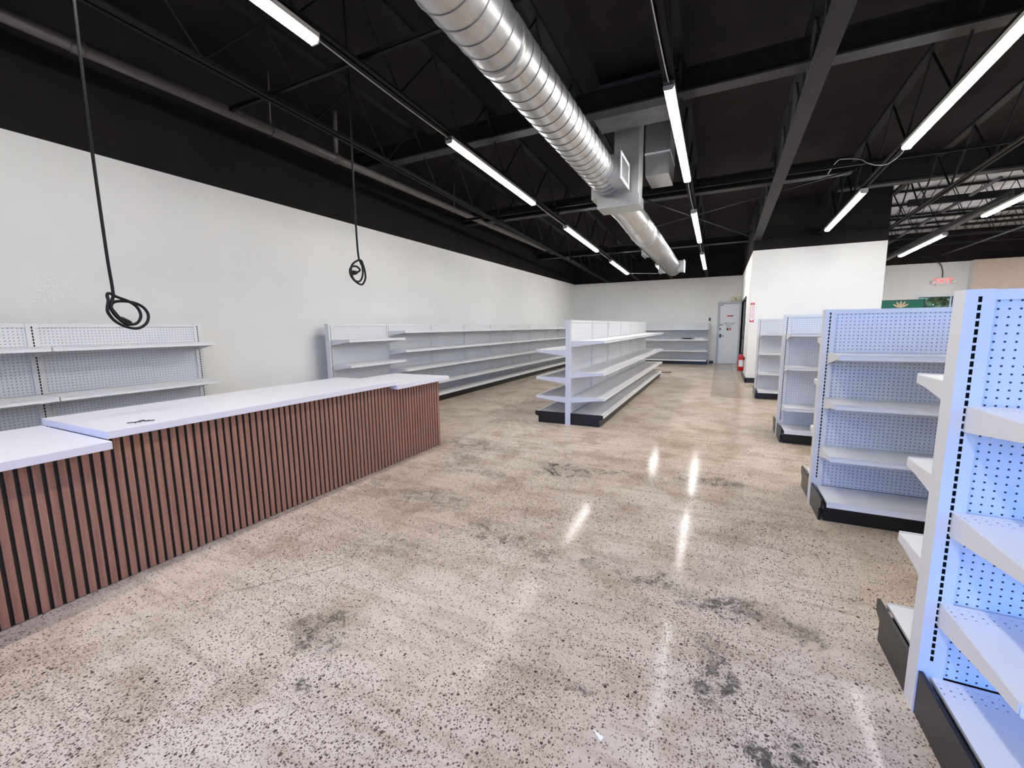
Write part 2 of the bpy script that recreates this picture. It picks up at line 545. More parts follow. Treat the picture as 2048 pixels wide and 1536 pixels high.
# the boxed-in room at the right of the rear door
DW0, DW1, DWH = 13.35, 15.7, 2.1
two_tone('wall_partition_front', [(BLK_X0, BLK_X1, BLK_Y, BLK_Y + .15, 0, ZP + .01)], [(BLK_X0, BLK_X1, BLK_Y, BLK_Y + .15, ZP + .01, ZTOP)])
two_tone('wall_partition_side', [(BLK_X0, BLK_X0 + .12, BLK_Y + .15, DW0, 0, ZP + .01), (BLK_X0, BLK_X0 + .12, DW1, YB, 0, ZP + .01), (BLK_X0, BLK_X0 + .12, DW0, DW1, DWH, ZP + .01)],
         [(BLK_X0, BLK_X0 + .12, BLK_Y + .15, YB, ZP + .01, ZTOP)])
two_tone('wall_partition_far', [(BLK_X1 - .12, BLK_X1, BLK_Y + .15, YB, 0, ZP)], [(BLK_X1 - .12, BLK_X1, BLK_Y + .15, YB, ZP, ZTOP)])
# wall with the exit sign and the small window, and the beige wall standing forward beside it
EY = 16.7
W0, W1, WZ0, WZ1 = 5.21, 6.15, 0.95, 2.13
two_tone('wall_exit', [(BLK_X1 - .1, W0, EY, EY + .2, 0, 3.1), (W1, 6.4, EY, EY + .2, 0, 3.1), (W0, W1, EY, EY + .2, 0, WZ0), (W0, W1, EY, EY + .2, WZ1, 3.1)],
         [(BLK_X1 - .1, XR, EY, EY + .2, 3.1, ZTOP)])
b_ = MB().box(6.25, XR, 16.45, EY, 0, 3.1, 1).box(6.245, 6.25, 16.45, EY, 0, 3.1, 0)
struct(b_.build('wall_annex', ['wall_white', 'wall_beige']))
two_tone('wall_right', [(XR, XR + .2, YF - .2, YB + .2, 0, ZP)], [(XR, XR + .2, YF - .2, YB + .2, ZP, ZTOP)])
# shop front behind the camera: glazed bays between mullions
b_ = MB()
b_.box(XL, XR, YF - .2, YF, 0, .35, 0).box(XL, XR, YF - .2, YF, 3.0, ZP, 0).box(XL, XR, YF - .2, YF, ZP, ZTOP, 1)
b_.box(XL, SHOP_WINDOWS[0][0], YF - .2, YF, .35, 3.0, 0).box(SHOP_WINDOWS[-1][1], XR, YF - .2, YF, .35, 3.0, 0)
for (a, c), (d, e) in zip(SHOP_WINDOWS[:-1], SHOP_WINDOWS[1:]):
    b_.box(c, d, YF - .2, YF, .35, 3.0, 0)
struct(b_.build('wall_front', ['wall_white', 'paint_black']))
for i, (a, c) in enumerate(SHOP_WINDOWS):
    w = struct(MB().box(a, c, YF - .12, YF - .11, .35, 3.0).build('window_%d' % (i + 1), 'window_glass'))
    fr = MB()
    fr.box(a, a + .05, YF - .15, YF - .08, .35, 3.0).box(c - .05, c, YF - .15, YF - .08, .35, 3.0)
    fr.box(a, c, YF - .15, YF - .08, .35, .41).box(a, c, YF - .15, YF - .08, 2.94, 3.0)
    fr.build('window_frame', 'alu_white', w)
# ceiling deck, following the fall of the roof; foil-faced insulation over the far right bay
def deck_z(y): return 4.62 - SLOPE * y
b_ = MB()
def slab(x0, x1, y0, y1, mi):
    n = len(b_.v)
    b_.v += [(x0, y0, deck_z(y0)), (x1, y0, deck_z(y0)), (x1, y1, deck_z(y1)), (x0, y1, deck_z(y1)),
             (x0, y0, deck_z(y0) + .1), (x1, y0, deck_z(y0) + .1), (x1, y1, deck_z(y1) + .1), (x0, y1, deck_z(y1) + .1)]
    for q in ((0, 3, 2, 1), (4, 5, 6, 7), (0, 1, 5, 4), (1, 2, 6, 5), (2, 3, 7, 6), (3, 0, 4, 7)):
        b_.face(tuple(n + i for i in q), mi)
slab(XL - .2, BLK_X1, YF - .2, YB + .2, 0)
slab(BLK_X1, XR + .2, YF - .2, 9.9, 0)
slab(BLK_X1, XR + .2, 9.9, YB + .2, 1)
struct(b_.build('ceiling', ['paint_black', 'foil_insulation']))
# black skirting
struct(MB().box(-0.32, -0.18, YB - .015, YB, 0, .1).build('baseboard_back', 'base_black'))
b_ = MB().box(BLK_X0 - .015, BLK_X1, BLK_Y - .015, BLK_Y, 0, .12).box(BLK_X0 - .015, BLK_X0, BLK_Y - .015, DW0 - .08, 0, .12).box(BLK_X0 - .015, BLK_X0, DW1 + .08, YB, 0, .12)
struct(b_.build('baseboard_partition', 'base_black'))

# rear door with its frame, lever, closer mark and notices
DX0, DX1 = -0.105, 0.585
d1 = struct(MB().box(DX0 + .05, DX1 - .015, YB - .03, YB, 0.01, 2.12).build('door_1', 'door_grey'))
fb = MB().box(DX0 - .01, DX0 + .05, YB - .06, YB, 0, 2.18).box(DX0 + .05, DX1 + .01, YB - .06, YB, 2.12, 2.18).box(DX1 - .015, DX1 + .01, YB - .06, YB, 0, 2.12)
fb.build('door_frame', 'frame_grey', d1)
hb = MB().tube([(DX0 + .1, YB - .03, 1.0), (DX0 + .1, YB - .075, 1.0), (DX0 + .22, YB - .075, 1.0)], .012).box(DX0 + .08, DX0 + .13, YB - .035, YB - .03, .93, 1.07)
hb.build('door_handle', 'metal_dark', d1)
MB().tube([(DX0 + .1, YB - .055, 1.24), (DX0 + .1, YB - .03, 1.24)], .028).build('deadbolt', 'metal_dark', d1)
MB().box(DX0 + .07, DX0 + .19, YB - .045, YB - .03, 1.38, 1.40).build('slide_bolt', 'metal_dark', d1)
MB().box(DX0 + .06, DX0 + .16, YB - .034, YB - .03, 2.07, 2.09).build('closer_mark', 'ink_dark', d1)
b_ = MB().box(.19, .34, YB - .032, YB - .03, 1.68, 1.72, 0).box(.34, .38, YB - .032, YB - .03, 1.68, 1.72, 1)
b_.build('red_notice', ['sign_red', 'ink_dark'], d1)
text_mesh('NOT AN', .085, 'lettering', 'ink_dark', d1, (.27, YB - .033, 1.43), (radians(90), 0, 0))
text_mesh('EXIT', .085, 'lettering', 'ink_dark', d1, (.27, YB - .033, 1.345), (radians(90), 0, 0))
b_ = MB().box(.20, .255, YB - .033, YB - .03, 1.19, 1.28, 0).box(.275, .34, YB - .033, YB - .03, 1.19, 1.28, 1).box(.295, .32, YB - .034, YB - .03, 1.22, 1.25, 2)
b_.build('pictogram', ['ink_dark', 'sign_red', 'sign_white'], d1)
# black double door in the side of the boxed-in room
d2 = struct(MB().box(BLK_X0 + .03, BLK_X0 + .08, DW0, (DW0 + DW1) / 2 - .005, 0, DWH).build('door_2', 'base_black'))
MB().box(BLK_X0 + .03, BLK_X0 + .08, (DW0 + DW1) / 2 + .005, DW1, 0, DWH).build('door_leaf', 'base_black', d2)
fb = MB().box(BLK_X0 - .02, BLK_X0 + .03, DW0 - .06, DW0, 0, DWH + .06).box(BLK_X0 - .02, BLK_X0 + .03, DW1, DW1 + .06, 0, DWH + .06).box(BLK_X0 - .02, BLK_X0 + .03, DW0, DW1, DWH, DWH + .06)
fb.build('door_frame', 'base_black', d2)
MB().tube([(BLK_X0 + .03, 14.4, 1.0), (BLK_X0 - .04, 14.4, 1.0), (BLK_X0 - .04, 14.3, 1.0)], .012).build('door_handle', 'metal_dark', d2)

# exit-wall window: glass, white frame, bars
w = struct(MB().box(W0, W1, EY + .09, EY + .1, WZ0, WZ1).build('window_9', 'window_glass'))
fr = MB()
for q in ((W0 - .05, W0, WZ0 - .05, WZ1 + .07), (W1, W1 + .05, WZ0 - .05, WZ1 + .07), (W0, W1, WZ1, WZ1 + .07), (W0, W1, WZ0 - .05, WZ0)):
    fr.box(q[0], q[1], EY - .03, EY + .12, q[2], q[3])
fr.build('window_frame', 'alu_white', w)
for xb in (5.93, 6.0, 6.07):
    MB().box(xb, xb + .03, EY + .02, EY + .06, WZ0, WZ1).build('window_bar', 'alu_white', w)

# ------------------------------------------------------------------ roof steel
for i, jx in enumerate((-4.06, -2.88, -1.70, -0.52, 0.66, 1.84, 3.02, 4.20, 5.38)):
    y0, y1 = YF + .02, (YB - .02 if jx < 0.6 else (BLK_Y - .02 if jx < 3.1 else 9.75))
    ln = (y1 - y0) / cos(math.atan(SLOPE))
    wide = i == 4
    lab = ['black steel roof joist above the hanging power cords beside the sprinkler pipe', 'black steel roof joist carrying the light strips over the counter aisle',
           'black steel roof joist directly above the round silver duct', 'black steel roof joist carrying the light strips right of the silver duct',
           'dark grey roof joist with a broad flat bottom chord, running to the boxed-in room', 'black steel roof joist carrying the light strips over the pegboard gondola ends',
           'black steel roof joist above the far ends of the pegboard gondolas', 'black steel roof joist right of the gondolas, third bay from the flat-chorded joist',
           'black steel roof joist nearest the right-hand side wall of the shop'][i]
    t = thing('roof_joist', lab, 'joist', (jx, y0, zl(y0) + .07))
    t.rotation_euler = (-math.atan(SLOPE), 0, 0)
    cw = .075 if wide else .05
    mt = 'steel_greyblack' if wide else 'steel_black'
    if wide:
        MB().box(-cw, cw, 0, ln, 0, .045).build('bottom_chord', mt, t)
    else:
        MB().box(-cw, -.008, 0, ln, 0, .006).box(-.014, -.008, 0, ln, 0, .05).box(.008, cw, 0, ln, 0, .006).box(.008, .014, 0, ln, 0, .05).build('bottom_chord', mt, t)
    MB().box(-.05, .05, 0, ln, .66, .70).build('top_chord', 'steel_black', t)
    pts = []
    st = .55
    k = 0
    yy = .05
    while yy < ln - .05:
        pts.append((0, yy, .03 if k % 2 == 0 else .67))
        yy += st
        k += 1
    MB().tube(pts, .014, seg=6, smooth=False).build('web_bar', mt, t)
    if wide:
        for q in range(1, int(ln / 1.1)):
            MB().box(-.02, .02, q * 1.1 - .02, q * 1.1 + .02, .045, .66).build('web_post', mt, t)

def ibeam(name, lab, x0, x1, y, z0, z1, w_=.09, mat='steel_black'):
    t = thing(name, lab, 'beam', ((x0 + x1) / 2, y, z0))
    h = (x1 - x0) / 2
    MB().box(-h, h, -w_, w_, 0, .02).build('bottom_flange', 'steel_greyblack', t)
    MB().box(-h, h, -.012, .012, .02, z1 - z0 - .02).build('beam_web', mat, t)
    MB().box(-h, h, -w_, w_, z1 - z0 - .02, z1 - z0).build('top_flange', mat, t)
    return t
ibeam('roof_beam', 'long black cross beam nearest the shop front, above the round duct', XL + .02, XR - .02, 5.35, 3.90, 4.14)
ibeam('roof_beam', 'black cross beam ending at the deep header, just before the duct elbow', XL + .02, 1.72, 8.6, 3.72, 3.96)
ibeam('roof_beam', 'black cross beam over the far end of the free-standing gondola', XL + .02, BLK_X0 - .05, 13.0, 3.55, 3.78)
# deep black header with pale lower edge over the right-hand bays
t = thing('roof_header', 'deep black box header with grey lower edge beside the boxed-in room', 'beam', (6, 9.85, 3.78))
MB().box(-4.2, 4.18, -.06, .06, .03, .50).build('header_body', 'paint_black', t)
MB().box(-4.2, 4.18, -.1, .1, 0, .03).build('bottom_flange', 'steel_greyblack', t)
for k, (yy, lab) in enumerate(((3.0, 'thin black bridging angle across the roof joists over the counter'), (7.5, 'thin black bridging angle across the joists behind the first cross beam'), (11.0, 'thin black bridging angle across the joists by the boxed-in room wall'))):
    zz = zl(yy) + .135
    tag(MB().box(-4.75, (5.4 if yy < 9 else BLK_X0 - .05), -.02, .02, 0, .005).box(-4.75, (5.4 if yy < 9 else BLK_X0 - .05), -.02, -.015, 0, .04).build('bridging_angle', 'steel_black', None, (0, yy, zz)), lab, 'steel angle')
# bare joists below the foil insulation at the far right
for k, yy in enumerate((10.9, 12.0, 13.1, 14.2, 15.3)):
    lab = 'dark open-web joist under the foil insulation, number %s back from the deep header' % ('one', 'two', 'three', 'four', 'five')[k]
    t = thing('web_joist', lab, 'joist', (6.6, yy, 3.62 - SLOPE * (yy - 10)), 0, 'joists under the foil insulation')
    MB().box(-3.5, 3.5, -.04, .04, 0, .05 if k else .12).build('bottom_chord', 'steel_black', t)
    MB().box(-3.5, 3.5, -.04, .04, .56, .6).build('top_chord', 'steel_black', t)
    pts = [(-3.45 + j * .23, 0, .04 if j % 2 else .57) for j in range(31)]
    MB().tube(pts, .014, seg=6, smooth=False).build('web_bar', 'steel_black', t)
tag(MB().tube([(3.95, 9.95, 3.70), (3.95, 16.6, 3.46)], .03, 8).build('roof_conduit', 'steel_bare'), 'grey conduit pipe running below the foil insulation', 'conduit')
tag(MB().box(-.06, .06, 0, 6.4, 0, .03).box(-.015, .015, 0, 6.4, .03, .12).build('roof_rail', 'steel_bare', None, (4.12, 9.95, zl(9.95) + .08), (-math.atan(SLOPE), 0, 0)), 'bare steel rail running back under the foil insulation', 'rail')
tag(MB().tube([(5.6, 9.95, 3.42), (5.6, 16.6, 3.3)], .02, 8).build('roof_conduit', 'steel_bare'), 'thin grey conduit pipe above the exit sign bay', 'conduit')
# flat cross bracing and conduits beyond the elbow
tag(MB().tube([(-1.6, 10.2, 3.55), (1.7, 8.2, 3.66)], .012, 6).build('cross_brace', 'steel_greyblack'), 'thin diagonal brace rod rising towards the boxed-in room', 'brace')
tag(MB().tube([(-1.7, 7.2, 3.62), (0.5, 11.2, 3.36)], .012, 6).build('cross_brace', 'steel_greyblack'), 'thin diagonal brace rod falling towards the boxed-in room', 'brace')

# ------------------------------------------------------------------ light strips
def light_meshes(L):
    hs = MB().box(-.045, .045, 0, L, .012, .05).mesh('housing', 'led_housing')
    ol = [(-.042, .012), (-.042, -.006), (-.03, -.022), (.03, -.022), (.042, -.006), (.042, .012)]
    df = MB().prism(ol, 'y', .012, L - .012).mesh('diffuser', 'led')
    ec = MB().prism([(-.047, .05), (-.047, -.008), (-.033, -.025), (.033, -.025), (.047, -.008), (.047, .05)], 'y', 0, .012).mesh('end_cap', 'led_housing')
    cl = MB().box(-.006, .006, -.015, .015, .05, .078).box(-.02, .02, -.015, .015, .05, .053).mesh('hanger_clip', 'metal_bright')
    return hs, df, ec, cl
LM = light_meshes(2.44)
LS = light_meshes(1.5)
def strip(x, y0, lab, L=2.44, M=None, group=None, rz=0):
    M = M or LM
    t = thing('linear_light', lab, 'ceiling light', (x, y0, zl(y0)), 0, group)
    t.rotation_euler = (-math.atan(SLOPE), 0, rz)
    place('housing', M[0], t)
    place('diffuser', M[1], t)
    place('end_cap', M[2], t)
    place('end_cap', M[2], t, (0, L - .012, 0))
    for f in (.2, .8):
        place('hanger_clip', M[3], t, (0, L * f, 0))
    return t
ROWY = (-3.1, 0.08, 4.28, 8.31, 12.2)
ROWN = ('nearest the shop front', 'second from the shop front', 'third from the shop front', 'fourth from the shop front', 'last before the back wall')
for rx, rn, idx in ((-2.88, 'row above the counter aisle', (0, 1, 2, 3, 4)), (-0.52, 'row right of the silver duct', (0, 1, 2, 3, 4)),
                    (1.84, 'row over the pegboard gondolas', (2, 3)), (4.12, 'row under the foil insulation', (1, 2, 3, 4)), (6.5, 'added row lighting the exit wall', (2, 3, 4)), (8.85, 'added row lighting the beige wall', (2, 3, 4))):  # last two rows are added to brighten the rear right bay
    for i in idx:
        yy = ROWY[i]
        strip(rx, yy, 'lit LED strip light %s, %s' % (ROWN[i], rn))
strip(-1.78, 13.35, 'short lit LED strip light beside the far end of the silver duct', 1.5, LS)
# cables linking the strips of a row
def cable(x, ya, yb, sag, lab, dx=0.0):
    pts = []
    for k in range(13):
        f = k / 12
        y = ya + (yb - ya) * f
        pts.append((x + dx * sin(pi * f), y, zl(y) + .03 - sag * 4 * f * (1 - f)))
    tag(MB().tube(pts, .005, 6).build('light_cable', 'cable_grey'), lab, 'cable', 'link cables between light strips')
for rx, rn in ((-2.88, 'row above the counter aisle'), (-0.52, 'row right of the silver duct')):
    for (ya, yb, nm) in ((2.52, 4.28, 'second and third'), (6.72, 8.31, 'third and fourth'), (10.75, 12.2, 'fourth and last')):
        cable(rx, ya, yb, .01 if rx < -1 else .03, 'pale cable linking %s strip lights, %s' % (nm, rn))
pts = [(1.84, 6.72, zl(6.72) + .02), (1.83, 6.86, 3.385), (1.753, 7.0, 3.34), (1.659, 7.1, 3.376), (1.61, 7.25, 3.457), (1.57, 7.45, 3.572), (1.444, 7.65, 3.666), (1.40, 7.9, 3.724), (1.40, 8.5, 3.73)]
def smooth_path(p, n=6):
    p = [Vector(q) for q in p]
    out_ = []
    for i in range(len(p) - 1):
        a, b2, c, d = p[max(i - 1, 0)], p[i], p[i + 1], p[min(i + 2, len(p) - 1)]
        for k in range(n):
            t_ = k / n
            out_.append(0.5 * ((2 * b2) + (c - a) * t_ + (2 * a - 5 * b2 + 4 * c - d) * t_ ** 2 + (3 * b2 - a - 3 * c + d) * t_ ** 3))
    out_.append(p[-1])
    return out_
tag(MB().tube(smooth_path(pts), .005, 6).build('light_cable', 'cable_grey'), 'pale slack cable looping from the strip light over the gondolas to the cross beam', 'cable')
pts = [(-2.88, 14.64, zl(14.64) + .02), (-2.4, 14.75, zl(14.7) - .0), (-1.95, 14.95, zl(14.9)), (-1.79, 14.87, zl(14.87) + .03)]
tag(MB().tube(smooth_path(pts), .005, 6).build('light_cable', 'cable_grey'), 'pale cable from the counter aisle row to the short strip light by the duct', 'cable')

# ------------------------------------------------------------------ spiral duct
DX, DZ, DR = -1.496, 3.378, .203
D2X, D2Z = -1.235, 2.94
t = thing('spiral_duct', 'large round galvanised spiral duct hung along the aisle below the roof joists', 'duct', (0, 0, 0))
def cyl_run(name, pts, r, parent, seg=48, mat='galvanised'):
    return MB().tube(pts, r, seg, cap=True).build(name, mat, parent)
def helix(name, x, z, y0, y1, r, pitch, parent):
    n = int((y1 - y0) / pitch * 40)
    pts = []
    for k in range(n + 1):
        a = 2 * pi * k / 40
        pts.append((x + cos(a) * r, y0 + pitch * k / 40, z + sin(a) * r))
    return MB().tube(pts, .0045, 5, smooth=True).build(name, 'seam_grey', parent)
cyl_run('duct_pipe', [(DX, YF + .3 + k * .5, DZ) for k in range(18)] + [(DX, 6.12, DZ)], DR, t)
helix('spiral_seam', DX, DZ, YF + .3, 6.1, DR + .001, .152, t)
for yc in (2.9,):
    MB().tube([(DX, yc - .04, DZ), (DX, yc + .04, DZ)], DR + .006, 48).build('coupling', 'galvanised_box', t)
# plenum drop box joining the two runs
MB().box(-1.42, -1.09, 6.12, 6.46, 3.15, 4.34).build('plenum_drop', 'galvanised_box', t)
MB().box(-1.64, -1.07, 6.10, 6.48, 3.03, 3.17).build('plenum_box', 'galvanised_box', t)
MB().box(-1.73, -1.27, 6.11, 6.47, 3.17, 3.60).build('plenum_body', 'galvanised_box', t)
# elbow: stubs swing down and right to the lower run
path = [(DX, 6.46, DZ - .1), (DX + .02, 6.75, DZ - .12), (-1.40, 7.0, 3.18), (-1.30, 7.25, 3.04), (-1.245, 7.45, 2.955), (D2X, 7.7, D2Z)]
MB().tube(path, DR - .002, 40, smooth=True).build('elbow', 'galvanised', t)
for q in (1, 3, 4):
    a, b2 = Vector(path[q]), Vector(path[q + 1])
    dd = (b2 - a).normalized()
    MB().tube([a - dd * .012, a + dd * .012], DR + .003, 40).build('elbow_seam', 'galvanised_box', t)
cyl_run('duct_pipe', [(D2X, 7.68, D2Z), (D2X, 9.5, D2Z), (D2X, 11, D2Z), (D2X, 12.45, D2Z)], DR, t)
helix('spiral_seam', D2X, D2Z, 7.7, 12.4, DR + .001, .1, t)
MB().tube([(D2X, 12.44, D2Z), (D2X, 12.5, D2Z)], DR + .006, 40).build('end_cap', 'galvanised_box', t)
# side registers: neck boxes with framed grilles
def register(x0, x1, ya, yb, za, zb, face):
    MB().box(x0, x1, ya, yb, za, zb).build('register_box', 'galvanised_box', t)
    s = 1 if face > 0 else -1
    xf = x1 if s > 0 else x0
    fr_ = MB()
    for (a, b2, c, d) in ((ya - .02, ya + .02, za - .02, zb + .02), (yb - .02, yb + .02, za - .02, zb + .02), (ya, yb, za - .02, za + .02), (ya, yb, zb - .02, zb + .02)):
        fr_.box(min(xf, xf + s * .012), max(xf, xf + s * .012), a, b2, c, d)
    g = fr_.build('grille_frame', 'alu_white', t)
    sl = MB()
    nb = int((zb - za - .04) / .018)
    for k in range(nb):
        z = za + .025 + k * .018
        sl.box(min(xf, xf + s * .006), max(xf, xf + s * .006), ya + .02, yb - .02, z, z + .009)
    o = sl.build('grille_bars', 'metal_bright', g)
    o['kind'] = 'stuff'
register(DX + .1, -1.2, 5.52, 6.0, 3.22, 3.50, 1)
register(D2X - .30, D2X - .1, 9.3, 9.75, 2.86, 3.04, -1)
register(D2X + .1, D2X + .30, 12.0, 12.4, 2.80, 3.06, 1)
register(D2X - .30, D2X - .1, 12.0, 12.4, 2.80, 3.06, -1)
for yy in (0.6, 3.6):
    b_ = MB()
    ring = [(DX + cos(a * pi / 16) * (DR + .005), yy, DZ + sin(a * pi / 16) * (DR + .005)) for a in range(17)]
    ring = [(DX - (DR + .005), yy, DZ)] + [(DX + cos(pi + a * pi / 16) * (DR + .005), yy, DZ + sin(pi + a * pi / 16) * (DR + .005)) for a in range(17)]
    b_.tube(ring, .006, 6)
    b_.tube([(DX - DR - .005, yy, DZ), (DX - .06, yy, zl(yy) + .1)], .004, 6).tube([(DX + DR + .005, yy, DZ), (DX - .30, yy, zl(yy) + .16)], .004, 6)
    b_.build('hanger_strap', 'metal_dark', t)
# rectangular return boot hanging from the roof
t = thing('return_boot', 'square galvanised return air boot hanging right of the plenum box', 'duct', (-.93, 7.0, 3.55))
MB().prism([(-.16, 0), (.16, 0), (.17, .3), (-.17, .3)], 'y', -.32, .3).build('boot', 'galvanised_box', t)
MB().box(-.17, .17, -.33, .31, .3, .75).build('collar', 'galvanised_box', t)
MB().box(-.175, .175, -.335, .315, .29, .31).build('flange', 'alu_white', t)
# dull trunk duct above
t = thing('trunk_duct', 'dull grey rectangular trunk duct tucked between the roof joists', 'duct', (-1.05, 5.75, 3.95))
MB().box(-.5, .45, -.22, .22, 0, .38).build('duct_body', 'steel_bare', t)
MB().box(-.51, .46, -.235, -.22, .17, .19).build('duct_seam', 'steel_bare', t)
# rectangular duct in the far right bay
t = thing('branch_duct', 'shiny rectangular branch duct below the foil insulation', 'duct', (7.0, 13.0, 3.10))
MB().box(-.35, 1.8, -.25, .25, 0, .3).build('duct_body', 'galvanised', t)
MB().box(-.36, -.33, -.27, .27, -.02, .32).build('flange', 'alu_white', t)

# ------------------------------------------------------------------ sprinkler pipe
PX, PZ = -4.9, 3.745
t = thing('sprinkler_pipe', 'dark grey sprinkler main running along the left wall on hangers', 'pipe', (0, 0, 0))
MB().tube([(PX, YF + .1, PZ), (PX, 6, PZ), (PX, YB - .02, PZ - .03)], .055, 20).build('pipe_run', 'pipe_grey', t)
for yy in (1.85, 4.5, 8.3, 12.2):
    MB().tube([(PX, yy - .045, PZ), (PX, yy + .045, PZ)], .062, 20).build('coupling', 'pipe_grey', t)
for yy, rr in ((3.55, .008), (4.5, .03), (7.4, .008), (9.0, .016), (12.0, .01)):
    b_ = MB().tube([(PX, yy, PZ + .03), (PX + .03, yy, deck_z(yy) - .1)], rr, 10)
    ring = [(PX + cos(a * pi / 10) * .063, yy, PZ + sin(a * pi / 10) * .063) for a in range(20)]
    b_.tube(ring, .006, 6, closed=True)
    b_.build('hanger', 'pipe_grey', t)

# ------------------------------------------------------------------ hanging power cords
def cord(lab, x, y, ztop, zk, s, pts_knot, plug_at, plug_dir, r=.0085):
    t_ = thing('power_cord', lab, 'cord', (x, y, ztop))
    body = [(0.0, 0.0, 0.0), (0.004, .006, -(ztop - zk) * .33), (-.006, -.004, -(ztop - zk) * .66), (-.004, -.004, -(ztop - zk) * .9)]
    kn = [(p[0] * s, p[1] * s, -(ztop - zk) + p[2] * s) for p in pts_knot]
    MB().tube(smooth_path(body + kn, 8), r, 10).build('cord', 'cord_black', t_)
    a = Vector((plug_at[0] * s, plug_at[1] * s, -(ztop - zk) + plug_at[2] * s))
    d = Vector(plug_dir).normalized()
    MB().tube([a, a + d * .012, a + d * .045, a + d * .06], [r * 1.2, r * 1.9, r * 2.4, r * 2.3], 12).build('plug', 'cord_black', t_)
    MB().box(-.02, .02, -.02, .02, -.005, .03).build('ceiling_clip', 'metal_dark', t_)
    return t_
# knot drawn in the plane facing the aisle (local y to the right as seen, z up)
knot1 = [(0, .00, .06), (0, -.01, -.02), (.01, -.035, -.09), (.015, -.01, -.17), (.015, .06, -.245), (.01, .14, -.24), (.0, .185, -.17), (-.01, .17, -.09), (-.01, .11, -.035),
         (-.01, .03, .0), (-.005, -.025, .03), (.0, -.045, .01), (.01, -.045, -.04), (.015, -.06, -.10), (.02, -.06, -.15), (.02, -.02, -.22), (.02, .06, -.275), (.015, .15, -.285),
         (.01, .22, -.235), (.0, .245, -.16), (-.01, .22, -.09), (-.015, .15, -.045), (-.02, .06, -.035), (-.02, .0, -.05), (-.02, -.02, -.09), (-.02, .0, -.14), (-.02, .03, -.19)]
cord('black power cord hanging in a wide open loop, nearer end of the counter', -3.3, 1.262, deck_z(1.262) - .03, 1.61, .66, knot1, (-.02, .03, -.19), (0, .6, -.5))
knot2 = [(0, .00, .06), (0, .02, .0), (.01, .035, -.05), (.015, .03, -.13), (.015, -.01, -.20), (.01, -.08, -.20), (.0, -.11, -.13), (-.01, -.09, -.05), (-.01, -.03, .0), (0, .03, .02), (.01, .05, -.03),
         (.015, .065, -.10), (.02, .06, -.17), (.02, .01, -.235), (.015, -.06, -.22), (.01, -.12, -.17), (.0, -.13, -.11), (-.01, -.09, -.06), (-.015, -.02, -.05), (-.02, .03, -.08), (-.02, -.01, -.11)]
cord('black power cord tied in a small tight knot, farther end of the counter', -3.3, 3.235, deck_z(3.235) - .03, 2.07, .95, knot2, (-.02, -.01, -.11), (0, -.6, -.1), r=.0095)

# ------------------------------------------------------------------ pegboard gondola shelving
UW, UT = .07, .077        # upright width and thickness
def upright_mesh(H, both=True, slots=True):
    b_ = MB()
    x0, x1, y0, y1 = -UW / 2, UW / 2, -UT / 2, UT / 2
    b_.quad((x0, y1, 0), (x0, y0, 0), (x0, y0, H), (x0, y1, H))
    b_.quad((x1, y0, 0), (x1, y1, 0), (x1, y1, H), (x1, y0, H))
    b_.quad((x0, y0, H), (x1, y0, H), (x1, y1, H), (x0, y1, H))
    def side(y, s):
        sx0, sx1 = -.0045, .0045
        def q(xa, xb, za, zb, yy=y, mi=0):
            a = ((xa, yy, za), (xb, yy, za), (xb, yy, zb), (xa, yy, zb))
            b_.quad(*(a if s < 0 else a[::-1]), mi)
        q(x0, sx0, 0, H)
        q(sx1, x1, 0, H)
        z = .215
        q(sx0, sx1, 0, z)
        while z + .0254 < H - .003:
            q(sx0, sx1, z, z + .018, y - s * .012, 1)
            yy = y - s * .012
            b_.quad((sx0, y, z), (sx0, yy, z), (sx0, yy, z + .018), (sx0, y, z + .018), 1)
            b_.quad((sx1, yy, z), (sx1, y, z), (sx1, y, z + .018), (sx1, yy, z + .018), 1)
            b_.quad((sx0, y, z), (sx1, y, z), (sx1, yy, z), (sx0, yy, z), 1)
            b_.quad((sx0, yy, z + .018), (sx1, yy, z + .018), (sx1, y, z + .018), (sx0, y, z + .018), 1)
            q(sx0, sx1, z + .018, z + .0254)
            z += .0254
        q(sx0, sx1, z, H)
    side(y0, -1)
    if both:
        side(y1, 1)
    else:
        b_.quad((x1, y1, 0), (x0, y1, 0), (x0, y1, H), (x1, y1, H))
    return b_.mesh('upright', ['upright_paint', 'slot_dark'])

_cache = {}
def cached(key, fn):
    if key not in _cache:
        _cache[key] = fn()
    return _cache[key]
def shelf_mesh(L, d):
    return MB().box(.006, L - .006, -d, -UT / 2, -.014, 0).mesh('shelf', 'shelf_deck')
def rail_mesh(L, d):
    b_ = MB().box(.006, L - .006, -d - .004, -d, -.036, .004)
    b_.box(.006, L - .006, -d - .011, -d - .004, -.036, -.028).box(.006, L - .006, -d - .008, -d - .004, -.003, .004)
    return b_.mesh('price_rail', 'rail_paint')
def bracket_mesh(d):
    return MB().prism([(-UT / 2 + .004, -.001), (-d + .002, -.001), (-d + .002, -.034), (-d + .09, -.042), (-UT / 2 + .004, -.088)], 'x', 0, .004).mesh('bracket', 'upright_paint')
BH, KH = .155, .115       # base deck height, kick height
def base_mesh(L, d):
    return MB().box(.004, L - .004, -d, -UT / 2, BH - .014, BH).mesh('base_deck', 'shelf_deck')
def base_rail(L, d):
    return MB().box(.004, L - .004, -d - .004, -d, BH - .036, BH + .004).box(.004, L - .004, -d - .010, -d - .004, BH - .036, BH - .028).mesh('price_rail', 'rail_paint')
def kick_mesh(L, d):
    return MB().box(0, L, -d + .045, -d + .057, 0, BH - .036).mesh('kick_plate', 'base_black')
